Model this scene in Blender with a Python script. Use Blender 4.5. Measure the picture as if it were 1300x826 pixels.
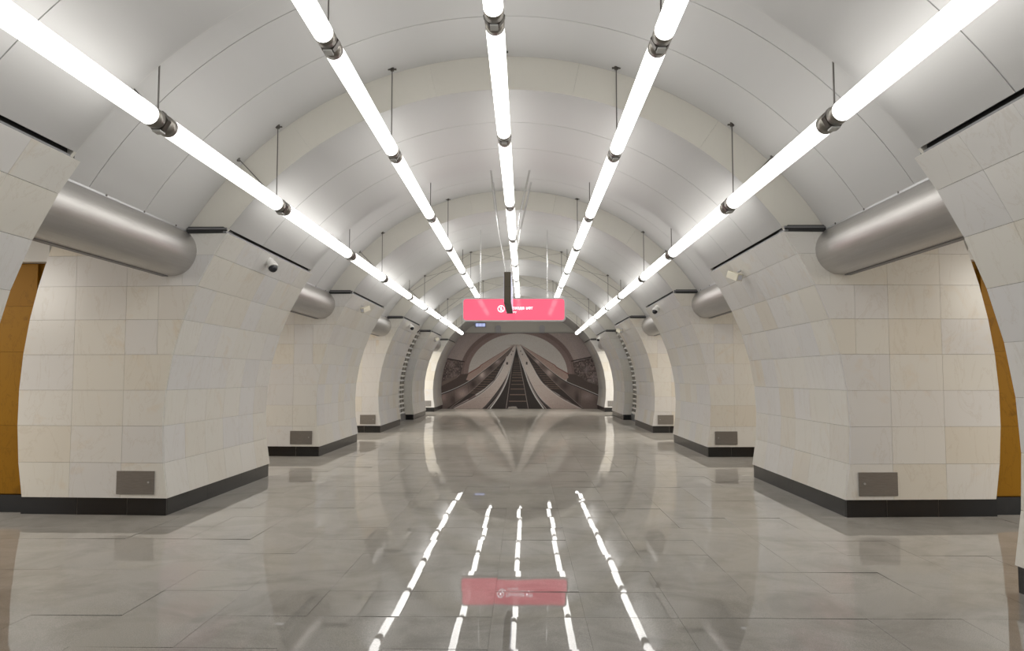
import bpy, math, random
import numpy as np
from mathutils import Vector, Matrix

for o in list(bpy.data.objects):
    bpy.data.objects.remove(o, do_unlink=True)
SC = bpy.context.scene
COL = SC.collection
rnd = random.Random(7)

# ------------------------------------------------------------------ camera, world, exposure
cam_data = bpy.data.cameras.new('camera')
cam_data.sensor_fit = 'HORIZONTAL'
cam_data.sensor_width = 36.0
cam_data.lens = 36.0 * 1000.0 / 1300.0
cam_data.clip_end = 200.0
cam = bpy.data.objects.new('camera', cam_data)
COL.objects.link(cam)
cam.location = (0.235, 0.0, 1.6)
cam.rotation_euler = (math.pi / 2 + 0.0651, 0.0, 0.0157)
SC.camera = cam

world = bpy.data.worlds.new('world')
SC.world = world
world.use_nodes = True
world.node_tree.nodes['Background'].inputs[0].default_value = (1.0, 0.985, 0.955, 1)
world.node_tree.nodes['Background'].inputs[1].default_value = 0.62

SC.view_settings.view_transform = 'Standard'
SC.view_settings.look = 'None'
SC.view_settings.exposure = 0.0
SC.view_settings.gamma = 1.0
SC.view_settings.use_curve_mapping = False
LAMP_STRENGTH = 3.75
# the lit platform halls on both sides of the pylons (their luminaires are out of the picture)
for sx in (-1, 1):
    for y_mid, watts, tint in ((10.0, 760.0, (1.0, 0.945, 0.85)), (31.0, 2250.0, (1.0, 0.95, 0.86))):
        ld = bpy.data.lights.new('platform_light', 'AREA')
        ld.shape = 'RECTANGLE'
        ld.size, ld.size_y = 1.6, 21.0
        ld.energy = watts
        ld.color = tint
        lo = bpy.data.objects.new('platform_light', ld)
        COL.objects.link(lo)
        lo.location = (sx * 9.6, y_mid, 3.4)
        lo.rotation_euler = (0, sx * math.radians(50), 0)

# ------------------------------------------------------------------ measures of the hall (metres)
D1, PITCH, LEN = 9.136, 6.7775, 3.676          # first pylon, spacing, pylon length
GAP = PITCH - LEN
ZC = 1.0                                       # height of the vault's centre
R_STONE, R_RIB, R_BAY = 3.97, 4.0, 4.4
Z_TOP = 3.285                                  # top of the stone
COURSES = [0.20, 0.605, 1.03, 1.445, 1.86, 2.27, 2.665, 3.03, Z_TOP]
END_Y = 40.0
def y_pylon(k): return D1 + k * PITCH          # k = -1 .. 4


def x_hall(z, r=R_STONE): return math.sqrt(r * r - (z - ZC) ** 2)
def x_outer(z): return math.sqrt(5.73 ** 2 - (z - 1.2) ** 2)
SPLAY = 0.05
def y_end(x): return (abs(x) - 3.9) * SPLAY


# ------------------------------------------------------------------ helpers
def prop(o, label=None, cat=None, group=None, kind=None):
    if label: o['label'] = label
    if cat: o['category'] = cat
    if group: o['group'] = group
    if kind: o['kind'] = kind
    return o


def empty(name, loc, **kw):
    o = bpy.data.objects.new(name, None)
    o.empty_display_size = 0.2
    o.location = loc
    COL.objects.link(o)
    return prop(o, **kw)


def link(name, mesh, parent=None, loc=(0, 0, 0), rot=(0, 0, 0), **kw):
    o = bpy.data.objects.new(name, mesh)
    o.location = loc
    o.rotation_euler = rot
    COL.objects.link(o)
    if parent: o.parent = parent
    return prop(o, **kw)


class MB:
    """collects vertices and faces and makes one mesh"""
    def __init__(s): s.v, s.f, s.sm = [], [], []

    def add(s, vs, fs, smooth=False):
        n = len(s.v)
        s.v += [tuple(p) for p in vs]
        s.f += [tuple(n + i for i in f) for f in fs]
        s.sm += [smooth] * len(fs)
        return s

    def box(s, a, b):
        x0, y0, z0 = a; x1, y1, z1 = b
        x0, x1 = min(x0, x1), max(x0, x1)
        return s.add([(x0, y0, z0), (x1, y0, z0), (x1, y1, z0), (x0, y1, z0), (x0, y0, z1), (x1, y0, z1), (x1, y1, z1), (x0, y1, z1)],
                     [(0, 3, 2, 1), (4, 5, 6, 7), (0, 1, 5, 4), (1, 2, 6, 5), (2, 3, 7, 6), (3, 0, 4, 7)])

    def hexa(s, q0, q1):
        """two matching quads (four points each), any winding: a slab between them"""
        vs = list(q0) + list(q1)
        fs = [(0, 3, 2, 1), (4, 5, 6, 7), (0, 1, 5, 4), (1, 2, 6, 5), (2, 3, 7, 6), (3, 0, 4, 7)]
        c = sum((Vector(p) for p in vs), Vector()) / 8
        a, b, d = Vector(vs[0]), Vector(vs[3]), Vector(vs[2])
        if (b - a).cross(d - a).dot(a - c) < 0:
            fs = [tuple(reversed(f)) for f in fs]
        return s.add(vs, fs)

    def tube(s, p0, p1, r, n=8, caps=True, r1=None):
        p0, p1 = Vector(p0), Vector(p1)
        r1 = r if r1 is None else r1
        d = (p1 - p0).normalized()
        u = d.orthogonal().normalized(); w = d.cross(u)
        vs = []
        for p, rr in ((p0, r), (p1, r1)):
            for i in range(n):
                a = 2 * math.pi * i / n
                vs.append(p + u * (rr * math.cos(a)) + w * (rr * math.sin(a)))
        s.add(vs, [(i, (i + 1) % n, n + (i + 1) % n, n + i) for i in range(n)], True)
        if caps:
            s.add(vs, [tuple(reversed(range(n))), tuple(range(n, 2 * n))])
        return s

    def lathe_y(s, prof, n=24, cx=0, cz=0):
        """profile of (y, radius) turned about the Y axis"""
        vs = []
        for y, r in prof:
            for i in range(n):
                a = 2 * math.pi * i / n
                vs.append((cx + r * math.cos(a), y, cz + r * math.sin(a)))
        fs = []
        for j in range(len(prof) - 1):
            for i in range(n):
                a, b = j * n + i, j * n + (i + 1) % n
                fs.append((a, a + n, b + n, b))
        return s.add(vs, fs, True)

    def arc(s, y0, y1, r0, r1, a0, a1, n=48, ends=True):
        """a curved sheet about (0, ZC), from angle a0 to a1 measured from the zenith; r0 is the face towards the hall"""
        vs = []
        for i in range(n + 1):
            a = a0 + (a1 - a0) * i / n
            sn, cs = math.sin(a), math.cos(a)
            for y, r in ((y0, r0), (y1, r0), (y1, r1), (y0, r1)):
                vs.append((r * sn, y, ZC + r * cs))
        inner, side = [], []
        for i in range(n):
            b = 4 * i
            inner.append((b, b + 4, b + 5, b + 1))
            inner.append((b + 2, b + 6, b + 7, b + 3))
            side.append((b + 1, b + 5, b + 6, b + 2))
            side.append((b + 3, b + 7, b + 4, b))
        s.add(vs, inner, True)
        s.add(vs, side)                               # edges keep their own vertices, so the sheet shades as a true cylinder
        if ends:
            s.add(vs[:4], [(0, 1, 2, 3)]).add(vs[-4:], [(3, 2, 1, 0)])
        return s

    def prism_y(s, poly, y0, y1):
        """(x, z) polygon extruded along Y; y0 and y1 are numbers or functions of x"""
        f0 = y0 if callable(y0) else (lambda x: y0)
        f1 = y1 if callable(y1) else (lambda x: y1)
        n = len(poly)
        vs = [(x, f0(x), z) for x, z in poly] + [(x, f1(x), z) for x, z in poly]
        area = sum(poly[i][0] * poly[(i + 1) % n][1] - poly[(i + 1) % n][0] * poly[i][1] for i in range(n))
        fs = [tuple(range(n)), tuple(reversed(range(n, 2 * n)))] + [((i + 1) % n, i, n + i, n + (i + 1) % n) for i in range(n)]
        if area < 0: fs = [tuple(reversed(f)) for f in fs]
        return s.add(vs, fs)

    def mesh(s, name, mat):
        m = bpy.data.meshes.new(name)
        m.from_pydata(s.v, [], s.f)
        m.polygons.foreach_set('use_smooth', s.sm)
        m.materials.append(mat)
        m.update()
        return m


# ------------------------------------------------------------------ materials
def new_mat(name):
    m = bpy.data.materials.new(name)
    m.use_nodes = True
    nt = m.node_tree
    return m, nt, nt.nodes['Principled BSDF']


def nd(nt, typ, **kw):
    n = nt.nodes.new(typ)
    for k, v in kw.items(): setattr(n, k, v)
    return n


def ramp(nt, src, stops):
    r = nd(nt, 'ShaderNodeValToRGB')
    e = r.color_ramp.elements
    while len(e) < len(stops): e.new(0.5)
    for i, (p, c) in enumerate(stops):
        e[i].position = p
        e[i].color = (*c, 1)
    nt.links.new(src, r.inputs[0])
    return r.outputs[0]


def mixc(nt, fac, a, b, mode='MIX'):
    n = nd(nt, 'ShaderNodeMix', data_type='RGBA', blend_type=mode)
    for i, v in ((0, fac), (6, a), (7, b)):
        if hasattr(v, 'links'): nt.links.new(v, n.inputs[i])
        elif i == 0: n.inputs[0].default_value = v
        else: n.inputs[i].default_value = (*v, 1)
    return n.outputs[2]


def noise(nt, vec, scale, detail=4, rough=0.55, dist=0.0):
    n = nd(nt, 'ShaderNodeTexNoise')
    n.inputs['Scale'].default_value = scale
    n.inputs['Detail'].default_value = detail
    n.inputs['Roughness'].default_value = rough
    n.inputs['Distortion'].default_value = dist
    nt.links.new(vec, n.inputs['Vector'])
    return n.outputs[0]


def mapping(nt, vec, scale=(1, 1, 1), rot=(0, 0, 0)):
    n = nd(nt, 'ShaderNodeMapping')
    n.inputs['Scale'].default_value = scale
    n.inputs['Rotation'].default_value = rot
    nt.links.new(vec, n.inputs['Vector'])
    return n.outputs[0]


def plain(name, c, rough=0.5, metal=0.0, emit=None, strength=0.0):
    m, nt, b = new_mat(name)
    b.inputs['Base Color'].default_value = (*c, 1)
    b.inputs['Roughness'].default_value = rough
    b.inputs['Metallic'].default_value = metal
    if emit:
        b.inputs['Emission Color'].default_value = (*emit, 1)
        b.inputs['Emission Strength'].default_value = strength
    return m


def stone(name, tones, vein, vein_amt, rough, spec=.5, scale=1.0):
    """slab stone: one tone per slab, soft clouding, thin veins and a few rusty patches"""
    m, nt, b = new_mat(name)
    geo = nd(nt, 'ShaderNodeNewGeometry').outputs['Position']
    info = nd(nt, 'ShaderNodeObjectInfo').outputs['Random']
    off = nd(nt, 'ShaderNodeVectorMath', operation='MULTIPLY_ADD')
    cv = nd(nt, 'ShaderNodeCombineXYZ')
    for i in range(3): nt.links.new(info, cv.inputs[i])
    nt.links.new(cv.outputs[0], off.inputs[0])
    off.inputs[1].default_value = (37, 61, 83)
    nt.links.new(geo, off.inputs[2])
    p = off.outputs[0]
    base = ramp(nt, info, tones)
    cloud = noise(nt, mapping(nt, p, (1, 1, 1), (.5, .4, .3)), 1.6 * scale, 5, .6, .6)
    c1 = mixc(nt, ramp(nt, cloud, [(.60, (0, 0, 0)), (.82, (1, 1, 1))]), base, vein)
    c1m = mixc(nt, vein_amt, base, c1)
    vn = noise(nt, mapping(nt, p, (1.0, 1.0, .35), (.3, .6, .2)), 2.2 * scale, 8, .62, 1.4)
    line = ramp(nt, vn, [(.485, (0, 0, 0)), (.50, (1, 1, 1)), (.515, (0, 0, 0))])
    mul = nd(nt, 'ShaderNodeMath', operation='MULTIPLY')
    nt.links.new(line, mul.inputs[0]); mul.inputs[1].default_value = .28 * vein_amt
    c2 = mixc(nt, mul.outputs[0], c1m, tuple(x * .6 for x in vein))
    nt.links.new(c2, b.inputs['Base Color'])
    b.inputs['Roughness'].default_value = rough
    b.inputs['Specular IOR Level'].default_value = spec
    return m


M_MARBLE = stone('cream marble', [(0.0, (.69, .68, .672)), (.25, (.72, .705, .685)), (.5, (.735, .715, .67)), (.8, (.73, .705, .645)), (.94, (.71, .665, .585)), (1.0, (.69, .68, .67))],
                 (.66, .50, .31), .5, .2)
M_BROWN = stone('brown marble', [(0.0, (.25, .115, .006)), (1.0, (.29, .14, .009))], (.11, .045, .004), 1.0, .5, spec=.12, scale=2.0)
M_GROUT = plain('stone joint', (.46, .42, .35), .8)
M_FLOORJOINT = plain('floor joint', (.24, .215, .18), .7)
M_CORNICE = plain('dark grey rail', (.17, .17, .175), .5, .2)
M_BLACK = stone('black granite', [(0.0, (.010, .010, .011)), (1.0, (.016, .016, .017))], (.03, .03, .03), .5, .22)
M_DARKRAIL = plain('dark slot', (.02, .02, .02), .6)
M_RAIL = plain('grey aluminium', (.20, .20, .205), .45, .6)
M_PALERAIL = plain('pale aluminium', (.50, .50, .51), .4, .5)
M_ARCH = stone('arch panel', [(0.0, (.63, .61, .555)), (1.0, (.65, .63, .57))], (.60, .57, .51), .12, .4)
M_LINING = plain('dark lining', (.12, .115, .105), .8)
M_WHITE = plain('white painted panel', (.66, .655, .64), .5)
M_ENDWALL = plain('grey plaster', (.82, .80, .755), .6)
M_LAMP = plain('lit diffuser', (.9, .9, .9), .3, 0, (1.0, .98, .945), LAMP_STRENGTH)
M_CAP = plain('brushed nickel', (.33, .31, .28), .32, 1.0)
M_CAPDARK = plain('dark nickel', (.12, .11, .10), .35, 1.0)
M_CLIP = plain('pale clip', (.55, .55, .53), .4)
M_WIRE = plain('steel wire', (.16, .15, .14), .45, .7)
M_BRIGHTWIRE = plain('bright steel wire', (.75, .75, .75), .25, 1.0)
M_PLASTIC = plain('white plastic', (.75, .74, .71), .4)
M_BEIGE = plain('beige plastic', (.62, .58, .47), .45)
M_LENS = plain('smoked lens', (.02, .02, .025), .1)
M_PRINTWHITE = plain('white lettering', (.9, .9, .9), .3, 0, (1, .95, 1), 1.1)
M_SIGNRED = plain('backlit red face', (.30, .02, .04), .035, 0, (1.0, .135, .225), .95)
M_SIGNFRAME = plain('sign frame', (.62, .62, .62), .4, .3)
M_HOUSING = plain('bronze housing', (.105, .088, .062), .45, .4)
M_SCREEN = plain('pale lit face', (.5, .5, .55), .15, 0, (.72, .74, 1.0), .55)
M_SPEAKER = plain('grey speaker', (.62, .62, .66), .5)
M_CLOCKLIT = plain('lit digits', (.4, .45, .7), .4, 0, (.55, .62, 1.0), .75)
M_CLOCKBODY = plain('clock body', (.28, .30, .36), .4)


def ceiling_paint():
    m, nt, b = new_mat('ceiling enamel')
    geo = nd(nt, 'ShaderNodeNewGeometry').outputs['Position']
    info = nd(nt, 'ShaderNodeObjectInfo').outputs['Random']
    base = ramp(nt, info, [(0, (.515, .511, .50)), (1, (.545, .54, .53))])
    n = noise(nt, mapping(nt, geo, (2.5, .12, 2.5)), 1.5, 3)
    c = mixc(nt, ramp(nt, n, [(.3, (0, 0, 0)), (.7, (1, 1, 1))]), base, (.535, .53, .522))
    nt.links.new(c, b.inputs['Base Color'])
    b.inputs['Roughness'].default_value = .42
    b.inputs['Specular IOR Level'].default_value = .25
    return m


def pipe_metal():
    m, nt, b = new_mat('brushed steel')
    geo = nd(nt, 'ShaderNodeNewGeometry').outputs['Position']
    n = noise(nt, mapping(nt, geo, (6, .25, 6)), 6, 3)
    c = ramp(nt, n, [(.3, (.54, .525, .51)), (.7, (.60, .585, .57))])
    nt.links.new(c, b.inputs['Base Color'])
    b.inputs['Metallic'].default_value = 1.0
    b.inputs['Roughness'].default_value = .42
    return m


TILE, TX0, TY0 = 0.6224, 0.017, 5.376


def floor_granite():
    """polished grey granite: one tone per slab, fine speckle, cloudy mineral streaks and worn film"""
    m, nt, b = new_mat('polished granite')
    geo = nd(nt, 'ShaderNodeNewGeometry').outputs['Position']
    a = nd(nt, 'ShaderNodeVectorMath', operation='SUBTRACT'); nt.links.new(geo, a.inputs[0]); a.inputs[1].default_value = (TX0, TY0, 0)
    d = nd(nt, 'ShaderNodeVectorMath', operation='DIVIDE'); nt.links.new(a.outputs[0], d.inputs[0]); d.inputs[1].default_value = (TILE, TILE, 1000)
    fl = nd(nt, 'ShaderNodeVectorMath', operation='FLOOR'); nt.links.new(d.outputs[0], fl.inputs[0])
    wn = nd(nt, 'ShaderNodeTexWhiteNoise', noise_dimensions='2D'); nt.links.new(fl.outputs[0], wn.inputs['Vector'])
    base = ramp(nt, wn.outputs[0], [(0, (.205, .197, .186)), (.5, (.222, .213, .197)), (.85, (.23, .217, .196)), (1, (.19, .186, .177))])
    sp = noise(nt, geo, 190, 2, .7)
    c = mixc(nt, ramp(nt, sp, [(.35, (0, 0, 0)), (.65, (1, 1, 1))]), mixc(nt, .42, base, (.08, .08, .075)), mixc(nt, .34, base, (.62, .60, .55)))
    cl = noise(nt, geo, 1.4, 7, .65, .8)
    c2 = mixc(nt, ramp(nt, cl, [(.44, (0, 0, 0)), (.66, (.75, .75, .75))]), c, (.13, .122, .11))
    nt.links.new(c2, b.inputs['Base Color'])
    rr = ramp(nt, noise(nt, geo, 2.3, 6, .6), [(.3, (.012, .012, .012)), (.75, (.03, .03, .03))])
    nt.links.new(rr, b.inputs['Roughness'])
    b.inputs['IOR'].default_value = 1.8
    b.inputs['Specular Tint'].default_value = (.46, .46, .46, 1)      # waxed, slightly dusty polish
    b.inputs['Sheen Weight'].default_value = .55                       # fine dust film
    b.inputs['Sheen Roughness'].default_value = .32
    b.inputs['Sheen Tint'].default_value = (.80, .76, .69, 1)
    bp = nd(nt, 'ShaderNodeBump')
    bp.inputs['Strength'].default_value = 1.0
    bp.inputs['Distance'].default_value = .00032
    nt.links.new(noise(nt, geo, 2.6, 1, .4), bp.inputs['Height'])
    nt.links.new(bp.outputs[0], b.inputs['Normal'])
    return m


def brushed_plate():
    m, nt, b = new_mat('brushed plate')
    geo = nd(nt, 'ShaderNodeNewGeometry').outputs['Position']
    n = noise(nt, mapping(nt, geo, (3, 3, 60)), 4, 3)
    c = ramp(nt, n, [(.3, (.25, .24, .235)), (.7, (.31, .30, .29))])
    nt.links.new(c, b.inputs['Base Color'])
    b.inputs['Metallic'].default_value = .9
    b.inputs['Roughness'].default_value = .4
    return m


def mural_print():
    m, nt, b = new_mat('printed mural')
    a = nd(nt, 'ShaderNodeAttribute', attribute_name='print')
    nt.links.new(a.outputs['Color'], b.inputs['Base Color'])
    b.inputs['Roughness'].default_value = .45
    return m


M_CEIL, M_PIPE, M_FLOOR, M_PLATE, M_MURAL = ceiling_paint(), pipe_metal(), floor_granite(), brushed_plate(), mural_print()

# ------------------------------------------------------------------ floor
floor_bm = MB().box((-11.0, 0.8, -0.25), (11.0, END_Y + .2, -0.006))
floor = link('floor', floor_bm.mesh('floor', M_FLOORJOINT), kind='structure')


def covered(x0, x1, y0, y1):
    """is this slab wholly under a pylon?"""
    lo = min(abs(x0), abs(x1)) if x0 * x1 > 0 else 0
    if lo < 3.97: return False
    for k in range(-1, 5):
        a = y_pylon(k)
        if y0 > a + .2 and y1 < a + LEN - .2: return True
    return False


g = 0.0007
tile_mesh = MB().add([(g, g, 0), (TILE - g, g, 0), (TILE - g, TILE - g, 0), (g, TILE - g, 0), (g, g, -.006), (TILE - g, g, -.006), (TILE - g, TILE - g, -.006), (g, TILE - g, -.006)],
                     [(0, 1, 2, 3), (4, 5, 1, 0), (5, 6, 2, 1), (6, 7, 3, 2), (7, 4, 0, 3)]).mesh('floor_tile', M_FLOOR)
rest = MB()
near = []
for j in range(-7, 56):
    y = TY0 + j * TILE
    for i in range(-13, 13):
        x = TX0 + i * TILE
        if x < -7.6 or x + TILE > 7.6 or covered(x, x + TILE, y, y + TILE) or y + TILE > END_Y: continue
        tilt = (max(-.0022, min(.0022, rnd.gauss(0, .0013))), max(-.0048, min(.0048, rnd.gauss(0, .0028))))
        xc = x + TILE / 2
        seen = abs(xc - .2) < .68 * (y + TILE) + .4 and 3.9 < y + TILE
        behind = abs(xc) > 4.0 and (y < D1 - GAP - .3 or y > D1 - .1)
        if seen and not behind and len(near) < 296:
            near.append((x, y, tilt))
        else:
            a, b = tilt
            vs = [(x + px, y + py, pz + (py - TILE / 2) * a - (px - TILE / 2) * b if pz == 0 else pz) for px, py, pz in
                  [(g, g, 0), (TILE - g, g, 0), (TILE - g, TILE - g, 0), (g, TILE - g, 0), (g, g, -.006), (TILE - g, g, -.006), (TILE - g, TILE - g, -.006), (g, TILE - g, -.006)]]
            rest.add(vs, [(0, 1, 2, 3), (4, 5, 1, 0), (5, 6, 2, 1), (6, 7, 3, 2), (7, 4, 0, 3)])
for x, y, (a, b) in near:
    o = link('floor_tile', tile_mesh, floor, (x, y, -a * 0 - 0.0002), (a, b, 0))
link('distant_tiles', rest.mesh('distant_tiles', M_FLOOR), floor, kind='stuff')

# ------------------------------------------------------------------ ceiling
ceiling = empty('ceiling', (0, 0, 0), kind='structure')
A_RIB = math.acos((3.338 - ZC) / R_RIB)
A_BAY = math.asin(3.745 / R_BAY)
link('vault_lining', MB().arc(2.3, END_Y - .09, 4.56, 4.7, -math.asin(3.92 / 4.56), math.asin(3.92 / 4.56), 40).mesh('vault_lining', M_LINING), ceiling)
rib_w = (LEN - .06) / 3
rib_mesh = MB().arc(.006, rib_w - .006, R_RIB, R_RIB + .035, -A_RIB, A_RIB).mesh('rib_panel', M_CEIL)
bay_w = GAP / 3 + .02
bay_mesh = MB().arc(.005, bay_w - .005, R_BAY, R_BAY + .035, -A_BAY, A_BAY).mesh('bay_panel', M_CEIL)
NSEG = 10
arch_meshes = [MB().arc(0, .04, R_RIB + .002, R_BAY + .03, -A_BAY + 2 * A_BAY * i / NSEG + .0002, -A_BAY + 2 * A_BAY * (i + 1) / NSEG - .0002, 6).mesh('arch_panel', M_ARCH) for i in range(NSEG)]
for k in range(-1, 5):
    y = y_pylon(k)
    for i in range(3):
        link('ceiling_panel', rib_mesh, ceiling, (0, y + i * rib_w, 0))
    for m in arch_meshes:
        link('arch_panel', m, ceiling, (0, y, 0))
        if k < 4: link('arch_panel', m, ceiling, (0, y + LEN - .10, 0))
    if k < 4:
        for i in range(3):
            link('ceiling_panel', bay_mesh, ceiling, (0, y + LEN - .06 + i * bay_w, 0))
        for s in (-1, 1):
            y0, y1 = y + LEN, y + PITCH
            link('passage_ceiling', MB().box((s * 3.74, y0 - .1, 3.345), (s * 7.5, y1 + .1, 3.42)).mesh('passage_ceiling', M_WHITE), ceiling)

# ------------------------------------------------------------------ far wall
wall = link('wall_far', MB().box((-5.2, END_Y, 0), (5.2, END_Y + .2, 5.8)).mesh('wall_far', M_ENDWALL), kind='structure')

# ------------------------------------------------------------------ pylons
ORD = ['nearest', 'second', 'third', 'fourth', 'fifth', 'last and farthest']


def slab_hall(s, c, w, first):
    """one slab of the hall face: course c, width w along Y"""
    z0, z1 = COURSES[c] + .0013, COURSES[c + 1] - .0013
    xa, xb = x_hall(COURSES[c]), x_hall(COURSES[c + 1])
    dz, dx = COURSES[c + 1] - COURSES[c], xb - xa
    L = math.hypot(dz, dx); nx, nz = dz / L, -dx / L
    t = .028
    xa2 = xa + dx * (.0013 / dz); xb2 = xb - dx * (.0013 / dz)
    ya0 = .034 + y_end(xa) if first else .0015
    yb0 = .034 + y_end(xb) if first else .0015
    y1 = w - .0015
    inner = [(s * xa2, ya0, z0), (s * xa2, y1, z0), (s * xb2, y1, z1), (s * xb2, yb0, z1)]
    outer = [(p[0] + s * nx * t, p[1], p[2] + nz * t) for p in inner]
    return MB().hexa(inner, outer).mesh('marble_slab', M_MARBLE)


def slab_end(s, xl0, xl1, xr0, xr1, z0, z1, mat, y0=0.0, name='marble_slab', t=.03):
    e = .0013
    q = [(s * (xl0 + e), y_end(xl0) + y0, z0 + e), (s * (xr0 - e), y_end(xr0) + y0, z0 + e), (s * (xr1 - e), y_end(xr1) + y0, z1 - e), (s * (xl1 + e), y_end(xl1) + y0, z1 - e)]
    return MB().hexa(q, [(p[0], p[1] + t, p[2]) for p in q]).mesh(name, mat)


CW = LEN / 6
PM = {}
for s in (-1, 1):
    d = PM[s] = {}
    d['hall'] = [[slab_hall(s, c, CW, f) for f in (False, True)] for c in range(8)]
    d['end'], d['narrow'] = [], []
    for c in range(8):
        z0, z1 = COURSES[c], COURSES[c + 1]
        a0, a1 = x_hall(z0) + .001, x_hall(z1) + .001
        cuts = [(a0, a1)]
        if c in (4, 5): cuts.append((4.06, 4.06))
        if c >= 6: cuts.append((3.78, 3.78))
        cuts += [(4.45, 4.45), (5.07, 5.07), (x_outer(z0), x_outer(z1))]
        for (l0, l1), (r0, r1) in zip(cuts, cuts[1:]):
            d['end'].append(slab_end(s, l0, l1, r0, r1, z0, z1, M_MARBLE))
        d['narrow'].append(slab_end(s, a0, a1, x_hall(z0, 4.29), x_hall(z1, 4.29), z0, z1, M_MARBLE))
    # the body behind the slabs
    zs = [0.0] + COURSES
    hall = [(s * (x_hall(max(z, .2)) + .031 + (.03 if z < .2 else 0)), z) for z in zs]
    out = [(s * (x_outer(max(z, .2)) - .01), z) for z in reversed(zs)]
    d['core'] = MB().prism_y(hall + out, lambda x: y_end(x) + .0305, lambda x: LEN - .02).mesh('core', M_GROUT)
    d['platform_side'] = MB().box((s * 5.5, .30, 0), (s * 7.45, LEN - .1, 3.33)).mesh('platform_side', M_BROWN)
    bz = [.21, 1.02, 1.9, 2.45, 2.97]
    d['brown'] = [slab_end(s, xa, xa, xb, xb, bz[i], bz[i + 1], M_BROWN, .17, 'brown_slab') for i in range(4) for xa, xb in ((5.66, 6.5), (6.5, 7.45))]
    d['fascia'] = MB().box((s * 5.45, y_end(5.5) + .05, 2.975), (s * 7.45, .30, 3.335)).mesh('fascia', M_WHITE)
    # plinths
    xp = x_hall(.2) + .022
    d['plinth_hall'] = MB().box((s * xp, .0012, 0.0), (s * (xp + .035), CW - .0012, .196)).mesh('plinth_block', M_BLACK)
    d['plinth_first'] = MB().box((s * xp, .062, 0.0), (s * (xp + .035), CW - .0012, .196)).mesh('plinth_block', M_BLACK)
    d['plinth_end'] = [slab_end(s, a, a, b, b, 0.0, .198, M_BLACK, .028, 'plinth_block') for a, b in ((xp, 4.38), (4.38, 4.98), (4.98, 5.665))]
    d['plinth_short'] = [slab_end(s, xp, xp, 4.20, 4.20, 0.0, .198, M_BLACK, .028, 'plinth_block')]
    d['plinth_brown'] = [slab_end(s, a, a, b, b, 0.0, .205, M_BLACK, .13, 'plinth_block') for a, b in ((5.45, 6.2), (6.2, 6.8), (6.8, 7.45))]
    # trims in the slot between the stone and the ceiling
    xt = x_hall(Z_TOP)
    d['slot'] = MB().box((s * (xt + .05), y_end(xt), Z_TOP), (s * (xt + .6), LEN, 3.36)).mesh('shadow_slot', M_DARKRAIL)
    d['rail'] = MB().box((s * (xt + .012), -.045, Z_TOP), (s * (xt + .05), LEN - .12, Z_TOP + .022)).mesh('cornice_rail', M_CORNICE)
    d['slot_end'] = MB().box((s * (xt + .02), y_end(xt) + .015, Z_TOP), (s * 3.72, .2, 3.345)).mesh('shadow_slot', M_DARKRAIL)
    d['rail_end'] = MB().box((s * (xt + .01), y_end(xt) - .012, 3.325), (s * 3.745, y_end(xt) + .02, 3.347)).mesh('cornice_rail', M_CORNICE)
    d['plate'] = MB().hexa([(s * 4.045, y_end(4.045) - .012, .245), (s * 4.495, y_end(4.495) - .012, .245), (s * 4.495, y_end(4.495) - .012, .512), (s * 4.045, y_end(4.045) - .012, .512)],
                           [(s * 4.045, y_end(4.045) + .001, .245), (s * 4.495, y_end(4.495) + .001, .245), (s * 4.495, y_end(4.495) + .001, .512), (s * 4.045, y_end(4.045) + .001, .512)]).mesh('access_panel', M_PLATE)
    d['lock'] = MB().tube((s * 4.11, y_end(4.1) - .022, .385), (s * 4.11, y_end(4.1) - .010, .385), .012, 10).mesh('lock', M_PALERAIL)

PYLON_LABEL = {
    -1: 'cream marble pylon cut off by the {s} edge of the picture, nearest the camera',
    0: 'cream marble pylon with a steel access plate, first one fully in view on the {s}',
    1: 'cream marble pylon, second one fully in view on the {s} side of the hall',
    2: 'cream marble pylon on the {s} standing just before the slatted vent',
    3: 'narrow-fronted marble pylon on the {s} standing just beyond the slatted vent',
    4: 'last and smallest marble pylon on the {s}, beside the escalator mural'}
for s in (-1, 1):
    side = 'left' if s < 0 else 'right'
    d = PM[s]
    for k in range(-1, 5):
        y = y_pylon(k)
        root = empty('pylon', (s * 3.9, y + LEN / 2, 0), label=PYLON_LABEL[k].format(s=side), cat='pylon', group='marble pylons')
        off = (-s * 3.9, -LEN / 2, 0)

        def put(name, mesh, dy=0.0, par=None, **kw):
            return link(name, mesh, par or root, (off[0], off[1] + dy, 0), **kw)
        put('core', d['core'])
        for c in range(8):
            for i in range(6):
                put('marble_slab', d['hall'][c][i == 0], i * CW)
        for m in (d['narrow'] if k == 3 else d['end']): put('marble_slab', m)
        for i in range(6): put('plinth_block', d['plinth_first' if i == 0 else 'plinth_hall'], i * CW)
        for m in d['plinth_short' if k == 3 else 'plinth_end']: put('plinth_block', m)
        if k != 3:
            put('platform_side', d['platform_side'])
            if k in (-1, 0, 1):
                for m in d['brown']: put('brown_slab', m)
                for m in d['plinth_brown']: put('plinth_block', m)
                put('fascia', d['fascia'])
            pl = put('access_panel', d['plate'], label='brushed steel access plate')
            link('lock', d['lock'], pl)
        put('shadow_slot', d['slot']); put('cornice_rail', d['rail'])
        put('shadow_slot', d['slot_end']); put('cornice_rail', d['rail_end'])

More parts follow.
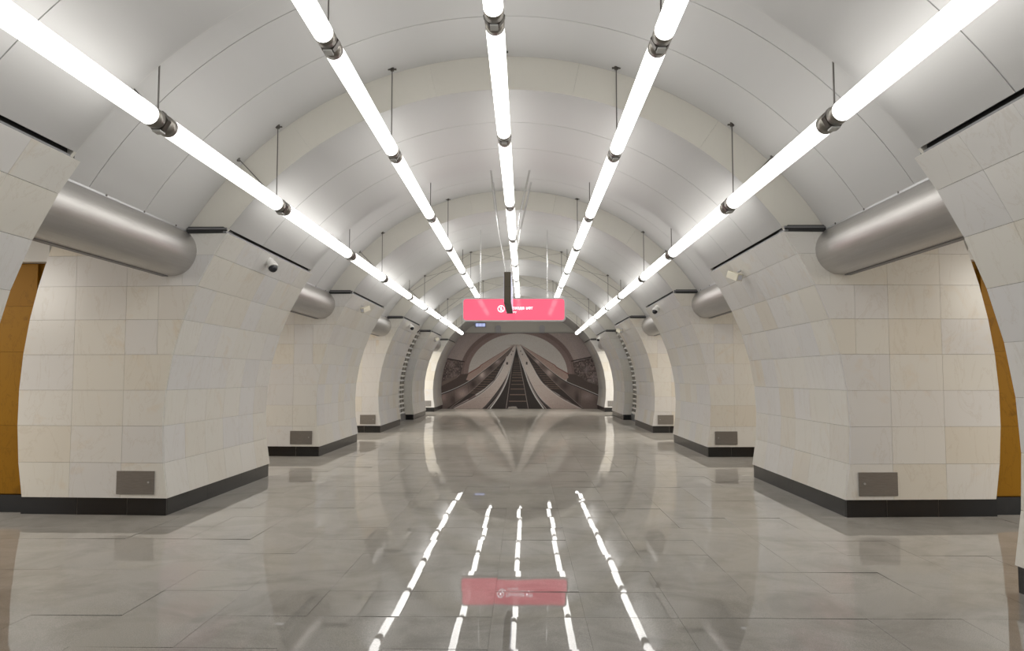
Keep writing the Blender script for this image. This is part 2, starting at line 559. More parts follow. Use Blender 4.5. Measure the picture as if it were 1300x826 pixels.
# ------------------------------------------------------------------ slatted vents between the third and fourth pylons
for s in (-1, 1):
    side = 'left' if s < 0 else 'right'
    ya, yb = y_pylon(2) + LEN + .002, y_pylon(3) + .02
    root = empty('slatted_vent', (s * 4.45, (ya + yb) / 2, 0), label='dark slatted vent wall between the third and fourth %s pylons' % side, cat='vent', group='slatted vents')
    off = (-s * 4.45, -(ya + yb) / 2, 0)
    zz = [.0, .2, .6, 1.0, 1.4, 1.8, 2.2, 2.6, 3.0, 3.34]
    prof = [(s * x_hall(z, 4.44), z) for z in zz]
    bm = MB().prism_y(prof + [(s * 5.0, 3.34), (s * 5.0, 0.0)], ya, yb)
    link('backing', bm.mesh('backing', M_DARKRAIL), root, off)
    n = 18
    for i in range(n):
        z = .26 + i * (3.30 - .26) / n
        x0, x1 = x_hall(z, 4.28), x_hall(z + .06, 4.28)
        link('slat', MB().hexa([(s * x0, ya, z), (s * x0, yb, z), (s * x1, yb, z + .06), (s * x1, ya, z + .06)],
                               [(s * (x0 + .014), ya, z), (s * (x0 + .014), yb, z), (s * (x1 + .014), yb, z + .06), (s * (x1 + .014), ya, z + .06)]).mesh('slat', M_MARBLE), root, off)
    for i in range(6):
        yy = yb - .46 - i * .5
        pts = [(x_hall(z, 4.295), z) for z in (.2, .8, 1.4, 2.0, 2.6, 3.3)]
        poly = [(s * a, b) for a, b in pts] + [(s * (a + .012), b) for a, b in reversed(pts)]
        link('mullion', MB().prism_y(poly, yy - .035, yy + .035).mesh('mullion', M_MARBLE), root, off)
    link('plinth_block', MB().box((s * 4.20, ya, 0), (s * 4.40, yb, .25)).mesh('plinth_block', M_RAIL), root, off, label='grey stone foot of the vent')

# ------------------------------------------------------------------ steel pipes over the passages
BAYN = {-1: 'nearest {s} passage', 0: 'second {s} passage', 1: 'third {s} passage', 3: 'last {s} passage'}
for s in (-1, 1):
    side = 'left' if s < 0 else 'right'
    for k in (-1, 0, 1, 3):
        ya, yb = y_pylon(k) + LEN - .015, y_pylon(k + 1) - .003
        lab = {-1: 'large brushed steel pipe above the nearest passage on the %s', 0: 'mid-sized brushed steel pipe above the second passage on the %s',
               1: 'small brushed steel pipe above the third passage on the %s', 3: 'tiny steel pipe end above the farthest passage on the %s'}[k] % side
        root = empty('steel_pipe', (s * 3.9, (ya + yb) / 2, 3.07), label=lab, cat='pipe', group='steel pipes over the passages')
        h = (yb - ya) / 2
        pm = MB().lathe_y([(-h, .285), (h - .002, .285)], 48).tube((0, h - .003, 0), (0, h, 0), .284, 48).tube((0, -h, 0), (0, -h + .003, 0), .284, 48).mesh('pipe_shell', M_PIPE)
        link('pipe_shell', pm, root)
        link('top_rail', MB().box((-s * .165, -h, .235), (-s * .125, h, .272)).mesh('top_rail', M_PALERAIL), root)
        link('slot', MB().box((-s * .15, -h, .272), (s * .3, h, .285)).mesh('slot', M_DARKRAIL), root)
        link('bottom_trim', MB().box((s * .05, -h, -.294), (s * .12, h, -.284)).mesh('bottom_trim', M_RAIL), root)
        for q in (.18, .42, .66, .9):
            link('bolt', MB().tube((-s * .172, -h + 2 * h * q, .252), (-s * .160, -h + 2 * h * q, .252), .012, 8).mesh('bolt', M_CAPDARK), root)

# ------------------------------------------------------------------ rows of tube lamps
JOINTS = [y_pylon(-1)]
for k in range(-1, 5):
    if k > -1: JOINTS.append(y_pylon(k))
    if k < 4: JOINTS.append(y_pylon(k) + LEN)
ROWS = [(-2.637, 3.604, 'far left'), (-1.3075, 4.236, 'inner left'), (0.0, 4.4285, 'centre'), (1.3075, 4.236, 'inner right'), (2.637, 3.604, 'far right')]
RT = .077
NTH = ['nearest', 'second', 'third', 'fourth', 'fifth', 'sixth', 'seventh', 'eighth', 'ninth', 'tenth and farthest']
LM = {}


def lamp_meshes(length, last):
    key = (round(length, 3), last)
    if key in LM: return LM[key]
    h = length / 2
    dif = MB().lathe_y([(-h + .165, .0), (-h + .165, RT), (h - .165, RT), (h - .165, 0)], 28).mesh('diffuser', M_LAMP)
    def cap(a, b): return MB().lathe_y([(a, .0), (a, RT + .002), (b, RT + .002), (b, 0)], 28).mesh('end_cap', M_CAP)
    c0, c1 = cap(-h + .055, -h + .166), cap(h - .166, h - .055)
    hub = MB().lathe_y([(h - .06, .05), (h - .035, .06), (h - .03, .086), (h + .03, .086), (h + .035, .06), (h + .06, .05)], 6).mesh('joint', M_CAPDARK)
    for p in hub.polygons: p.use_smooth = False
    clip = MB().box((-.032, h - .045, -.092), (.032, h + .045, -.078)).mesh('clip', M_CLIP)
    LM[key] = (dif, c0, c1, hub, clip)
    return LM[key]


for ri, (x, z, rname) in enumerate(ROWS):
    for k in range(len(JOINTS) - 1):
        ya, yb = JOINTS[k], JOINTS[k + 1]
        root = empty('tube_lamp', (x, (ya + yb) / 2, z), label='glowing white tube lamp, %s from the front in the %s row' % (NTH[k], rname), cat='lamp', group='suspended tube lamps')
        h = (yb - ya) / 2
        last = k == len(JOINTS) - 2
        dif, c0, c1, hub, clip = lamp_meshes(yb - ya, last)
        link('diffuser', dif, root); link('end_cap', c0, root); link('end_cap', c1, root)
        jt = link('joint', hub, root); link('clip', clip, jt)
        at_rib_end = k % 2 == 0                       # this joint lies at the far end of a rib
        yr = h - (.02 if at_rib_end else .16)
        top = ZC + math.sqrt(R_BAY ** 2 - x * x) - z
        rod = link('suspension_rod', MB().tube((0, yr, RT - .01), (0, yr, top + .01), .007, 6).mesh('suspension_rod', M_WIRE), root)
        link('rod_mount', MB().tube((0, yr, top - .035), (0, yr, top + .012), .022, 8).box((-.05, yr - .012, top - .022), (.05, yr + .012, top - .008)).mesh('rod_mount', M_CAPDARK), rod)
        if ri in (0, 4):
            s = -1 if ri == 0 else 1
            xw = 3.09
            zt = ZC + math.sqrt(R_BAY ** 2 - xw * xw)
            link('stay_cable', MB().tube((0, yr, .05), (s * xw - x, yr, zt - z), .006, 5).tube((s * xw - x, yr, zt - z - .03), (s * xw - x, yr, zt - z + .01), .02, 6).mesh('stay_cable', M_WIRE), root)
        # thin crossed bracing cables in the farther bays
        if not at_rib_end and k >= 5 and ri < 4:
            x2, z2, _ = ROWS[ri + 1]
            t2 = ZC + math.sqrt(R_BAY ** 2 - x2 * x2)
            t1 = z + top
            bm = MB().tube((0, h - .16, t1 - z - .05), (x2 - x, -h + .1, z2 - z + .12), .0045, 4)
            bm.tube((x2 - x, h - .16, t2 - z - .05), (0, -h + .1, .12), .0045, 4)
            link('brace_cable', bm.mesh('brace_cable', M_WIRE), root)

# ------------------------------------------------------------------ red hanging sign
SX, SY, SZ0, SZ1 = 0.0, 17.7, 2.842, 3.378
W2, H2 = 1.165, (SZ1 - SZ0) / 2


def rounded(w, h, r, n=6):
    p = []
    for cx, cz, a0 in ((w - r, h - r, 0), (-w + r, h - r, 90), (-w + r, -h + r, 180), (w - r, -h + r, 270)):
        for i in range(n + 1):
            a = math.radians(a0 + 90 * i / n)
            p.append((cx + r * math.cos(a), cz + r * math.sin(a)))
    return p


def text_mesh(body, size, bold, mat):
    c = bpy.data.curves.new('lettering', 'FONT')
    c.body = body
    c.size = size
    c.offset = bold
    c.extrude = .002
    o = bpy.data.objects.new('lettering_source', c)
    COL.objects.link(o)
    bpy.context.view_layer.update()
    dg = bpy.context.evaluated_depsgraph_get()
    m = bpy.data.meshes.new_from_object(o.evaluated_get(dg))
    bpy.data.objects.remove(o, do_unlink=True)
    m.materials.clear(); m.materials.append(mat)
    xs = [v.co.x for v in m.vertices]
    return m, min(xs), max(xs)


sign = empty('hanging_sign', (SX, SY, SZ0), label='wide backlit red sign with white lettering hung across the hall', cat='sign')
zc = H2
ring_o, ring_i = rounded(W2, H2, .075), rounded(W2 - .03, H2 - .03, .06)
n = len(ring_o)
fr = MB()
vs = [(x, -.06, z + zc) for x, z in ring_o] + [(x, -.06, z + zc) for x, z in ring_i] + [(x, .06, z + zc) for x, z in ring_o] + [(x, -.04, z + zc) for x, z in ring_i]
fs = []
for i in range(n):
    j = (i + 1) % n
    fs += [(i, n + i, n + j, j), (2 * n + i, i, j, 2 * n + j), (n + i, 3 * n + i, 3 * n + j, n + j)]
fs.append(tuple(range(2 * n, 3 * n)))
fr.add(vs, [tuple(reversed(f)) for f in fs[:-1]] + [tuple(reversed(fs[-1]))])
link('frame', fr.mesh('frame', M_SIGNFRAME), sign)
face = MB().prism_y([(x, z + zc) for x, z in rounded(W2 - .03, H2 - .03, .06)], -.048, -.038)
link('sign_face', face.mesh('sign_face', M_SIGNRED), sign, label='backlit red face')
# pictogram: ring, walking figure and slash
cxp, czp = (636.4 - 652.5) * .0178, zc + (393 - 392.0) * .0178
pic = MB()
N = 28
for r0, r1 in ((.062, .080),):
    vs = [(cxp + r * math.cos(2 * math.pi * i / N), -.0495, czp + r * math.sin(2 * math.pi * i / N)) for r in (r0, r1) for i in range(N)]
    pic.add(vs, [(i, (i + 1) % N, N + (i + 1) % N, N + i) for i in range(N)])
def bar(p, q, w):
    (x0, z0), (x1, z1) = p, q
    L = math.hypot(x1 - x0, z1 - z0); nx, nz = -(z1 - z0) / L * w / 2, (x1 - x0) / L * w / 2
    pic.add([(cxp + a, -.0495, czp + b) for a, b in ((x0 + nx, z0 + nz), (x0 - nx, z0 - nz), (x1 - nx, z1 - nz), (x1 + nx, z1 + nz))], [(0, 1, 2, 3)])
bar((-.048, .048), (.048, -.048), .010)
bar((0, .022), (-.004, -.012), .020); bar((-.004, -.012), (-.024, -.05), .012); bar((-.002, -.012), (.022, -.048), .012)
bar((0, .018), (-.024, -.004), .009); bar((0, .018), (.026, .002), .009)
hv = [(cxp + .004 + .012 * math.cos(2 * math.pi * i / 12), -.0495, czp + .037 + .012 * math.sin(2 * math.pi * i / 12)) for i in range(12)]
pic.add(hv, [tuple(range(12))])
link('pictogram', pic.mesh('pictogram', M_PRINTWHITE), sign, label='white no-passage pictogram of a walking figure in a ring')
m, a, b = text_mesh('Прохода нет', .098, .0022, M_PRINTWHITE)
link('lettering', m, sign, ((643.0 - 652.5) * .0178 - a, -.0505, zc + .006), (math.pi / 2, 0, 0), label='white line reading Прохода нет')
m, a, b = text_mesh('No entry', .062, .001, M_PRINTWHITE)
link('lettering', m, sign, ((643.0 - 652.5) * .0178 - a, -.0505, zc - .072), (math.pi / 2, 0, 0), label='white small line reading No entry')
for s in (-1, 1):
    rod = MB().tube((s * .755, 0, 2 * H2 - .005), (s * .755, 0, ZC + math.sqrt(R_RIB ** 2 - .755 ** 2) - SZ0 + .01), .010, 6)
    rod.tube((s * .755, 0, 2 * H2 - .005), (s * .755, 0, 2 * H2 + .09), .022, 8)
    link('suspension_rod', rod.mesh('suspension_rod', M_BRIGHTWIRE), sign)

# ------------------------------------------------------------------ sign seen edge-on, nearer
edge = empty('hanging_sign', (-.05, 14.36, SZ0), label='dark bronze sign box seen edge-on, hung lengthwise under the centre lamps', cat='sign')
EH = SZ1 - SZ0
link('housing', MB().box((-.058, -1.08, 0), (.058, 1.08, EH)).mesh('housing', M_HOUSING), edge)
for a, b in ((.0575, .063), (-.063, -.0575)):
    link('display_face', MB().box((a, -1.05, .03), (b, 1.05, EH - .03)).mesh('display_face', M_SCREEN), edge, label='pale lit side face')
for xx in (-.025, .03):
    link('screw', MB().tube((xx, -1.086, .285), (xx, -1.078, .285), .006, 8).mesh('screw', M_DARKRAIL), edge)
for yy in (-.78, .78):
    link('hanger_bracket', MB().box((-.05, yy - .05, EH), (.05, yy + .05, EH + .03)).mesh('hanger_bracket', M_CAPDARK), edge)
    for s in (-1, 1):
        zt = ZC + math.sqrt(R_BAY ** 2 - .36 ** 2) - SZ0
        z0 = EH + .02
        link('hanger_rod', MB().tube((s * .03, yy, z0), (s * .21, yy, z0 + (zt - z0) * .52), .009, 6).tube((s * .21, yy, z0 + (zt - z0) * .52), (.05 + s * .37, yy, zt), .017, 6).mesh('hanger_rod', M_BRIGHTWIRE), edge)

# ------------------------------------------------------------------ things on the far wall
clk = empty('digital_clock', (-1.99, END_Y, 4.12), label='small blue-lit digital clock on the far wall under the red sign', cat='clock')
link('clock_body', MB().box((-.27, -.10, 0), (.27, 0, .22)).mesh('clock_body', M_CLOCKBODY), clk)
for i in range(3):
    link('digit_window', MB().box((-.245 + i * .165, -.108, .03), (-.245 + i * .165 + .15, -.099, .19)).mesh('digit_window', M_CLOCKLIT), clk)
for s, xs in (('left', -1.09), ('right', 1.13)):
    sp = empty('wall_speaker', (xs, END_Y, 3.83), label='small grey speaker on the far wall above the mural, %s one' % s, cat='speaker', group='wall speakers')
    link('speaker_body', MB().prism_y([(-.12, 0), (.12, 0), (.14, .30), (.06, .38), (-.06, .38), (-.14, .30)], -.18, 0).mesh('speaker_body', M_SPEAKER), sp)
    link('grille', MB().box((-.09, -.19, .04), (.09, -.178, .27)).mesh('grille', M_SPEAKER), sp)

# ------------------------------------------------------------------ cameras on the pylons


def wall_point(s, y, z):
    x = x_hall(z)
    return Vector((s * x, y, z)), Vector((-s * x, 0, -(z - ZC))).normalized()


def dome_camera(s, y, z, label):
    p, nrm = wall_point(s, y, z)
    root = empty('dome_camera', p, label=label, cat='camera', group='surveillance cameras')
    q = nrm
    down = Vector((-s * .35, -.45, -.85)).normalized()
    link('mount', MB().tube(Vector((0, 0, 0)) - q * .01, q * .045, .06, 16).mesh('mount', M_PLASTIC), root)
    b = MB()
    b.tube(q * .04, q * .06 + down * .05, .055, 16, True, .075)
    link('housing', b.tube(q * .06 + down * .05, q * .06 + down * .085, .075, 16).mesh('housing', M_PLASTIC), root)
    c = q * .06 + down * .085
    dm = MB()
    u = down.orthogonal().normalized(); w = down.cross(u)
    vs, fs = [], []
    for j in range(5):
        a = math.pi / 2 * j / 5
        for i in range(16):
            t = 2 * math.pi * i / 16
            vs.append(c + down * (.062 * math.sin(a)) + (u * math.cos(t) + w * math.sin(t)) * (.062 * math.cos(a)))
    vs.append(c + down * .062)
    for j in range(4):
        for i in range(16):
            fs.append((j * 16 + i, j * 16 + (i + 1) % 16, (j + 1) * 16 + (i + 1) % 16, (j + 1) * 16 + i))
    fs += [(64 + i, 64 + (i + 1) % 16, 80) for i in range(16)]
    link('lens_dome', dm.add(vs, fs, True).mesh('lens_dome', M_LENS), root)


def box_device(s, y, z, label):
    p, nrm = wall_point(s, y, z)
    root = empty('box_camera', p, label=label, cat='camera', group='surveillance cameras')
    link('arm', MB().tube(-nrm * .01, nrm * .10, .014, 8).mesh('arm', M_PALERAIL), root)
    q = Matrix.Rotation(s * .5, 4, 'Z') @ Matrix.Rotation(.35, 4, 'X')
    b = MB().box((-.05, -.14, -.055), (.05, .08, .045))
    b.v = [tuple((q @ Vector(v)) + nrm * .13) for v in b.v]
    link('housing', b.mesh('housing', M_BEIGE), root)
    l = MB().box((-.035, -.145, -.04), (.035, -.138, .03))
    l.v = [tuple((q @ Vector(v)) + nrm * .13) for v in l.v]
    link('lens_window', l.mesh('lens_window', M_SPEAKER), root)


dome_camera(-1, 10.76, 3.20, 'white dome camera with dark lens on the first full left pylon')
box_device(-1, 17.1, 3.16, 'beige box camera high on the second full left pylon')
dome_camera(-1, 24.2, 3.20, 'white dome camera on the left pylon before the vent')
box_device(-1, 31.1, 3.16, 'beige box camera on the left pylon beyond the vent')
box_device(1, 11.3, 3.13, 'beige box camera on the first full right pylon')
dome_camera(1, 18.07, 3.20, 'white dome camera with dark lens on the second full right pylon')
box_device(1, 25.0, 3.14, 'beige box camera on the right pylon before the vent')
dome_camera(1, 31.9, 3.20, 'white dome camera on the right pylon beyond the vent')

# ------------------------------------------------------------------ mural: a print of three escalators
PX0, PX1, PY0, PY1 = 554.0, 768.0, 423.0, 519.0
SS = 6
iw, ih = int((PX1 - PX0) * SS), int((PY1 - PY0) * SS)
img = np.zeros((ih, iw, 3))
gx, gy = np.meshgrid(PX0 + (np.arange(iw) + .5) / SS, PY0 + (np.arange(ih) + .5) / SS)
K = 1300.0 / 1300.0
L_ = lambda pts: [(550 + x / 7.18, 410 + y / 7.18) for x, y in pts]
R_ = lambda pts: [(650 + x / 7.18, 410 + y / 7.18) for x, y in pts]


def inside(poly):
    r = np.zeros(gx.shape, bool)
    n = len(poly)
    for i in range(n):
        (xa, ya), (xb, yb) = poly[i], poly[(i + 1) % n]
        if ya == yb: continue
        c = (gy >= min(ya, yb)) & (gy < max(ya, yb))
        r ^= c & (gx < xa + (gy - ya) * (xb - xa) / (yb - ya))
    return r


def smooth(pts, n=6):
    """Catmull-Rom through the points"""
    P = [pts[0]] + list(pts) + [pts[-1]]
    out = []
    for i in range(1, len(P) - 2):
        p0, p1, p2, p3 = (np.array(q) for q in P[i - 1:i + 3])
        for t in np.linspace(0, 1, n, endpoint=False):
            out.append(tuple(.5 * (2 * p1 + (p2 - p0) * t + (2 * p0 - 5 * p1 + 4 * p2 - p3) * t * t + (3 * p1 - p0 - 3 * p2 + p3) * t ** 3)))
    out.append(tuple(pts[-1]))
    return out


def fill(poly, c): img[inside(poly)] = c
def stroke(pts, w0, c, w1=None):
    w1 = w0 if w1 is None else w1
    n = len(pts) - 1
    for i in range(n):
        (xa, ya), (xb, yb) = pts[i], pts[i + 1]
        wa, wb = w0 + (w1 - w0) * i / n, w0 + (w1 - w0) * (i + 1) / n
        L = math.hypot(xb - xa, yb - ya) or 1e-6
        nx, ny = -(yb - ya) / L / 2, (xb - xa) / L / 2
        ex, ey = (xb - xa) / L * .1, (yb - ya) / L * .1
        fill([(xa - ex + nx * wa, ya - ey + ny * wa), (xb + ex + nx * wb, yb + ey + ny * wb), (xb + ex - nx * wb, yb + ey - ny * wb), (xa - ex - nx * wa, ya - ey - ny * wa)], c)
def blob(cx, cy, rx, ry, c, amt, mask=None):
    a = np.exp(-(((gx - cx) / rx) ** 2 + ((gy - cy) / ry) ** 2)) * amt
    if mask is not None: a = a * mask
    img[:] = img * (1 - a[..., None]) + np.array(c) * a[..., None]
def grain(mask, amp, sx, sy, seed):
    rs = np.random.RandomState(seed)
    low = rs.rand(int(ih / sy) + 2, int(iw / sx) + 2)
    t = low[(np.arange(ih) / sy).astype(int)[:, None], (np.arange(iw) / sx).astype(int)[None, :]]
    img[mask] *= (1 + (t[mask] - .5) * amp)[:, None]


img[:] = (112, 104, 103)
blob(600, 445, 26, 22, (124, 117, 116), .8); blob(716, 445, 26, 22, (124, 117, 116), .8)
ell = lambda cx, cy, a, b: ((gx - cx) / a) ** 2 + ((gy - cy) / b) ** 2 < 1
img[ell(657.8, 476, 81, 70)] = (120, 112, 110)
img[ell(657.8, 475, 74, 61)] = (88, 76, 75)
img[ell(657.8, 475, 69, 56)] = (97, 85, 83)
inn = ell(657.8, 475, 63.2, 51.5)
img[inn] = (139, 133, 130)
blob(657, 437, 34, 10, (150, 144, 141), .8, inn)
# side mosaics and their cornices
for P, cor in ((L_([(70, 318), (280, 355), (250, 470), (30, 640), (20, 330)]), L_([(70, 316), (285, 355)])), (R_([(560, 360), (800, 300), (840, 620), (600, 480), (575, 470)]), R_([(545, 350), (800, 296)]))):
    mk = inside(P)
    img[mk] = (74, 66, 65)
    grain(mk, .5, 9, 11, 3); grain(mk, .4, 4, 5, 5)
    stroke(cor, 1.5, (44, 38, 37))
for cx, cy in ((573, 463), (577, 478)): blob(cx, cy, 5, 4, (108, 98, 95), .6)
for cx, cy in ((757, 478), (745, 470), (752, 484)): blob(cx, cy, 4, 5, (110, 104, 104), .5)
# dark outer walls that slope with the escalators
fill(L_([(20, 600), (215, 500), (250, 470), (325, 463), (335, 545), (20, 690)]), (62, 54, 52))
fill(R_([(510, 465), (585, 470), (700, 540), (850, 590), (850, 700), (500, 545)]), (62, 55, 53))
fill(L_([(30, 560), (215, 480), (215, 505), (30, 600)]), (84, 75, 72))
# pale slope between wall and handrail
fill(L_([(322, 465), (430, 390), (560, 312), (742, 200), (738, 212), (600, 332), (460, 442), (345, 532), (300, 520)]), (118, 104, 99))
fill(R_([(510, 465), (400, 392), (230, 292), (78, 202), (90, 214), (240, 338), (370, 448), (480, 530), (520, 500)]), (118, 104, 99))
stroke(L_([(322, 462), (425, 402), (432, 388), (560, 308), (742, 198)]), 1.2, (86, 52, 50), .4)
stroke(R_([(520, 468), (405, 402), (398, 388), (230, 288), (78, 198)]), 1.2, (86, 52, 50), .4)
# outer balustrade panels
rail_l = smooth(L_([(20, 672), (200, 605), (340, 530), (460, 440), (600, 330), (738, 208)]))
rail_r = smooth(R_([(850, 690), (650, 605), (500, 540), (370, 450), (240, 340), (88, 212)]))
pl_ = inside(rail_l + L_([(742, 212), (620, 365), (500, 480), (330, 640), (140, 790), (20, 790)]))
img[pl_] = (80, 71, 69)
pr_ = inside(rail_r + R_([(95, 225), (120, 262), (240, 380), (330, 480), (440, 590), (560, 690), (660, 790), (850, 790)]))
img[pr_] = (80, 71, 69)
for cx, cy, rx, ry, c in ((587, 500, 8, 7, (124, 112, 108)), (612, 476, 4, 5, (150, 140, 137)), (631, 459, 4, 3, (128, 119, 117)), (575, 508, 3, 6, (58, 50, 49)), (601, 488, 4, 5, (46, 40, 39)), (623, 467, 4, 4, (52, 46, 45)), (563, 505, 4, 6, (112, 98, 94))):
    blob(cx, cy, rx, ry, c, .8, pl_)
for cx, cy, rx, ry, c in ((683, 459, 5, 4, (130, 120, 118)), (698, 473, 5, 5, (134, 124, 121)), (717, 490, 6, 5, (54, 47, 46)), (746, 503, 9, 6, (106, 96, 93)), (733, 506, 3, 8, (48, 42, 41)), (706, 482, 4, 4, (56, 50, 49)), (762, 510, 5, 6, (60, 52, 51))):
    blob(cx, cy, rx, ry, c, .8, pr_)
stroke(L_([(190, 620), (195, 740)]), .3, (50, 44, 42)); stroke(L_([(318, 560), (328, 650)]), .3, (50, 44, 42)); stroke(R_([(632, 610), (625, 740)]), .3, (50, 44, 42))
stroke(rail_l, 1.3, (30, 26, 26), .4)
stroke([(x, y - .9) for x, y in rail_l], .7, (158, 151, 148), .3)
stroke(rail_r, 1.3, (30, 26, 26), .4)
stroke([(x, y - .9) for x, y in rail_r], .7, (158, 151, 148), .3)
# side escalators
st_l = L_([(742, 212), (690, 290), (640, 372), (560, 520), (470, 600), (330, 690), (150, 785), (120, 785), (330, 640), (500, 480), (620, 365)])
st_r = R_([(95, 225), (120, 262), (240, 380), (330, 480), (440, 590), (560, 690), (655, 785), (600, 760), (470, 680), (360, 610), (280, 540), (220, 450), (160, 340)])
fill(st_l, (50, 44, 43)); fill(st_r, (50, 44, 43))
for i in range(12):
    t = (i / 12) ** 1.1
    for (a, b, S, mk) in (((360, 640), (640, 372), L_, st_l), ((430, 600), (170, 350), R_, st_r)):
        x, y = a[0] + (b[0] - a[0]) * t, a[1] + (b[1] - a[1]) * t
        w = 75 * (1 - t) + 12
        old = img.copy(); stroke(S([(x - w, y - 2), (x + w, y + 2)]), .45 * (1 - t) + .15, (92, 78, 70))
        keep = inside(mk); img[~keep] = old[~keep]
stroke(smooth(L_([(150, 780), (330, 640), (500, 480), (620, 365), (735, 215)])), .5, (112, 104, 101), .2)
stroke(smooth(R_([(650, 780), (440, 590), (330, 480), (240, 380), (100, 225)])), .5, (112, 104, 101), .2)
# pale balustrades on both sides of the middle escalator
bl = smooth(L_([(165, 790), (400, 665), (520, 570), (600, 470), (645, 380), (668, 312), (692, 293), (742, 200)])) + smooth(L_([(757, 200), (742, 290), (715, 380), (680, 470), (620, 575), (530, 695), (445, 790)]))
br = smooth(R_([(660, 790), (470, 690), (360, 612), (280, 540), (220, 450), (170, 365), (148, 318), (112, 300), (62, 200)])) + smooth(R_([(48, 200), (75, 290), (110, 400), (150, 490), (205, 600), (275, 695), (365, 790)]))
for P in (bl, br):
    mk = inside(P); img[mk] = (146, 134, 130)
    a = np.clip((gy - 470) / 48, 0, 1) * .14
    img[mk] *= (1 - a[mk])[:, None]
stroke(smooth(L_([(165, 785), (400, 665), (520, 570), (600, 470), (645, 380)])), 1.0, (60, 54, 53), .4)
stroke(smooth(L_([(180, 788), (405, 672), (525, 577), (604, 477), (648, 388)])), .5, (170, 162, 159), .3)
stroke(smooth(R_([(655, 785), (470, 690), (360, 612), (280, 540), (220, 450)])), 1.0, (60, 54, 53), .4)
stroke(smooth(R_([(640, 788), (463, 697), (354, 619), (275, 546), (216, 455)])), .5, (170, 162, 159), .3)
stroke(L_([(450, 680), (545, 680)]), .25, (120, 108, 104)); stroke(R_([(200, 572), (330, 572)]), .25, (120, 108, 104)); stroke(R_([(300, 685), (460, 685)]), .25, (120, 108, 104))
fill(L_([(668, 358), (684, 358), (684, 380), (668, 380)]), (52, 46, 45)); fill(R_([(130, 356), (145, 356), (145, 380), (130, 380)]), (52, 46, 45))
for x, y in ((715, 288), (728, 258)): fill(L_([(x - 4, y - 5), (x + 4, y - 5), (x + 4, y + 5), (x - 4, y + 5)]), (70, 62, 60))
for x, y in ((98, 288), (82, 258)): fill(R_([(x - 4, y - 5), (x + 4, y - 5), (x + 4, y + 5), (x - 4, y + 5)]), (70, 62, 60))
# middle escalator
mid = smooth(L_([(445, 790), (530, 695), (620, 575), (680, 470), (715, 380), (742, 290), (758, 205)])) + smooth(R_([(42, 205), (62, 290), (100, 400), (140, 490), (195, 600), (265, 695), (355, 790)]))
fill(mid, (40, 35, 34))
for i, y in enumerate((715, 655, 604, 562, 528, 500, 476, 455, 436, 419, 404, 391, 379, 368, 358, 349, 341, 333, 326, 319)):
    h = (y - 210) / 505
    cxm = 656.3
    stroke([(cxm - 9.3 * h - .4, 410 + y / 7.18), (cxm + 12 * h * .98 + .2, 410 + y / 7.18)], .7 * h + .12, (98, 84, 76) if i < 8 else (74, 65, 60))
for off, sc_ in ((-1, 1), (1, 1)):
    pts = L_([(665, 790), (692, 600), (716, 420), (748, 260), (762, 205)]) if off < 0 else R_([(152, 790), (118, 600), (84, 420), (56, 270), (42, 205)])
    stroke(pts, .55, (118, 110, 107), .2)
stroke(smooth(L_([(452, 790), (540, 700), (635, 580), (695, 440), (742, 290), (760, 208)])), 2.2, (58, 53, 53), .4)
stroke(smooth(L_([(515, 790), (600, 672), (668, 540), (714, 390), (748, 270), (762, 208)])), 1.5, (163, 157, 155), .3)
stroke(smooth(L_([(490, 790), (580, 685), (655, 550), (705, 405), (745, 275), (761, 208)])), 1.0, (120, 113, 111), .3)
stroke(smooth(R_([(358, 790), (262, 700), (196, 600), (140, 480), (98, 380), (62, 270), (44, 208)])), 2.2, (58, 53, 53), .4)
stroke(smooth(R_([(296, 790), (215, 672), (160, 560), (118, 440), (80, 330), (55, 250), (42, 208)])), 1.5, (163, 157, 155), .3)
stroke(smooth(R_([(320, 790), (236, 685), (174, 570), (126, 445), (85, 332), (57, 250), (43, 208)])), 1.0, (120, 113, 111), .3)
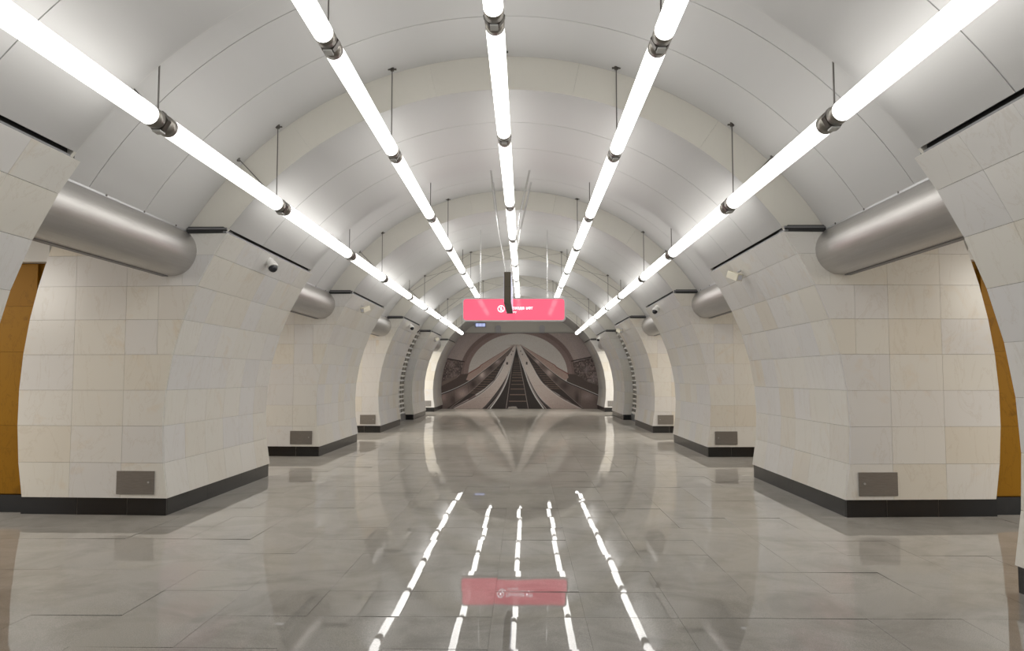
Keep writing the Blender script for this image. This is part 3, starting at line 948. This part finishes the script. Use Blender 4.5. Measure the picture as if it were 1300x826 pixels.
fill(L_([(690, 765), (750, 762), (760, 790), (675, 790)]), (112, 108, 105)); fill(R_([(0, 762), (40, 762), (60, 790), (0, 790)]), (112, 108, 105))
blob(654, 438.5, 9, 1.2, (112, 106, 104), .8)
grain(np.ones(gx.shape, bool), .10, 3, 3, 11)
lin = img / 255.0
lin = np.where(lin <= .04045, lin / 12.92, ((lin + .055) / 1.055) ** 2.4)
MURAL_GAIN = 3.3
lin = (lin / .26) ** 1.2 * .26 * MURAL_GAIN
lin = np.where(lin > .6, .6 + .28 * (1 - np.exp(-(lin - .6) / .28)), lin)

NW, NH = 428, 192                                   # cells of the print
blk = lin[:NH * (ih // NH), :NW * (iw // NW)].reshape(NH, ih // NH, NW, iw // NW, 3).mean((1, 3)) if ih >= NH and iw >= NW else lin
MX0, MX1, MZ1 = -4.22, 4.28, 3.81
xs = np.linspace(MX0, MX1, NW + 1); zs = np.linspace(MZ1, 0.0, NH + 1)
V = np.zeros(((NW + 1) * (NH + 1), 3), np.float32)
V[:, 0] = np.tile(xs, NH + 1); V[:, 2] = np.repeat(zs, NW + 1)
jj, ii = np.meshgrid(np.arange(NH), np.arange(NW), indexing='ij')
a = (jj * (NW + 1) + ii).ravel()
F = np.stack([a, a + NW + 1, a + NW + 2, a + 1], 1)
me = bpy.data.meshes.new('mural_print')
me.from_pydata(V.tolist(), [], F.tolist())
at = me.color_attributes.new('print', 'FLOAT_COLOR', 'CORNER')
cols = np.ones((NW * NH, 4), np.float32); cols[:, :3] = blk.reshape(-1, 3)
at.data.foreach_set('color', np.repeat(cols, 4, axis=0).ravel())
me.materials.append(M_MURAL)
mural = empty('mural', (0, END_Y - .06, 0), label='wide grey-brown mural print of three escalators covering the far wall', cat='mural')
link('backing_board', MB().box((MX0, .001, 0), (MX1, .03, MZ1)).mesh('backing_board', M_ENDWALL), mural)
link('print_sheet', me, mural)
link('top_edge', MB().box((MX0, -.012, MZ1), (MX1, .03, MZ1 + .02)).mesh('top_edge', M_RAIL), mural)
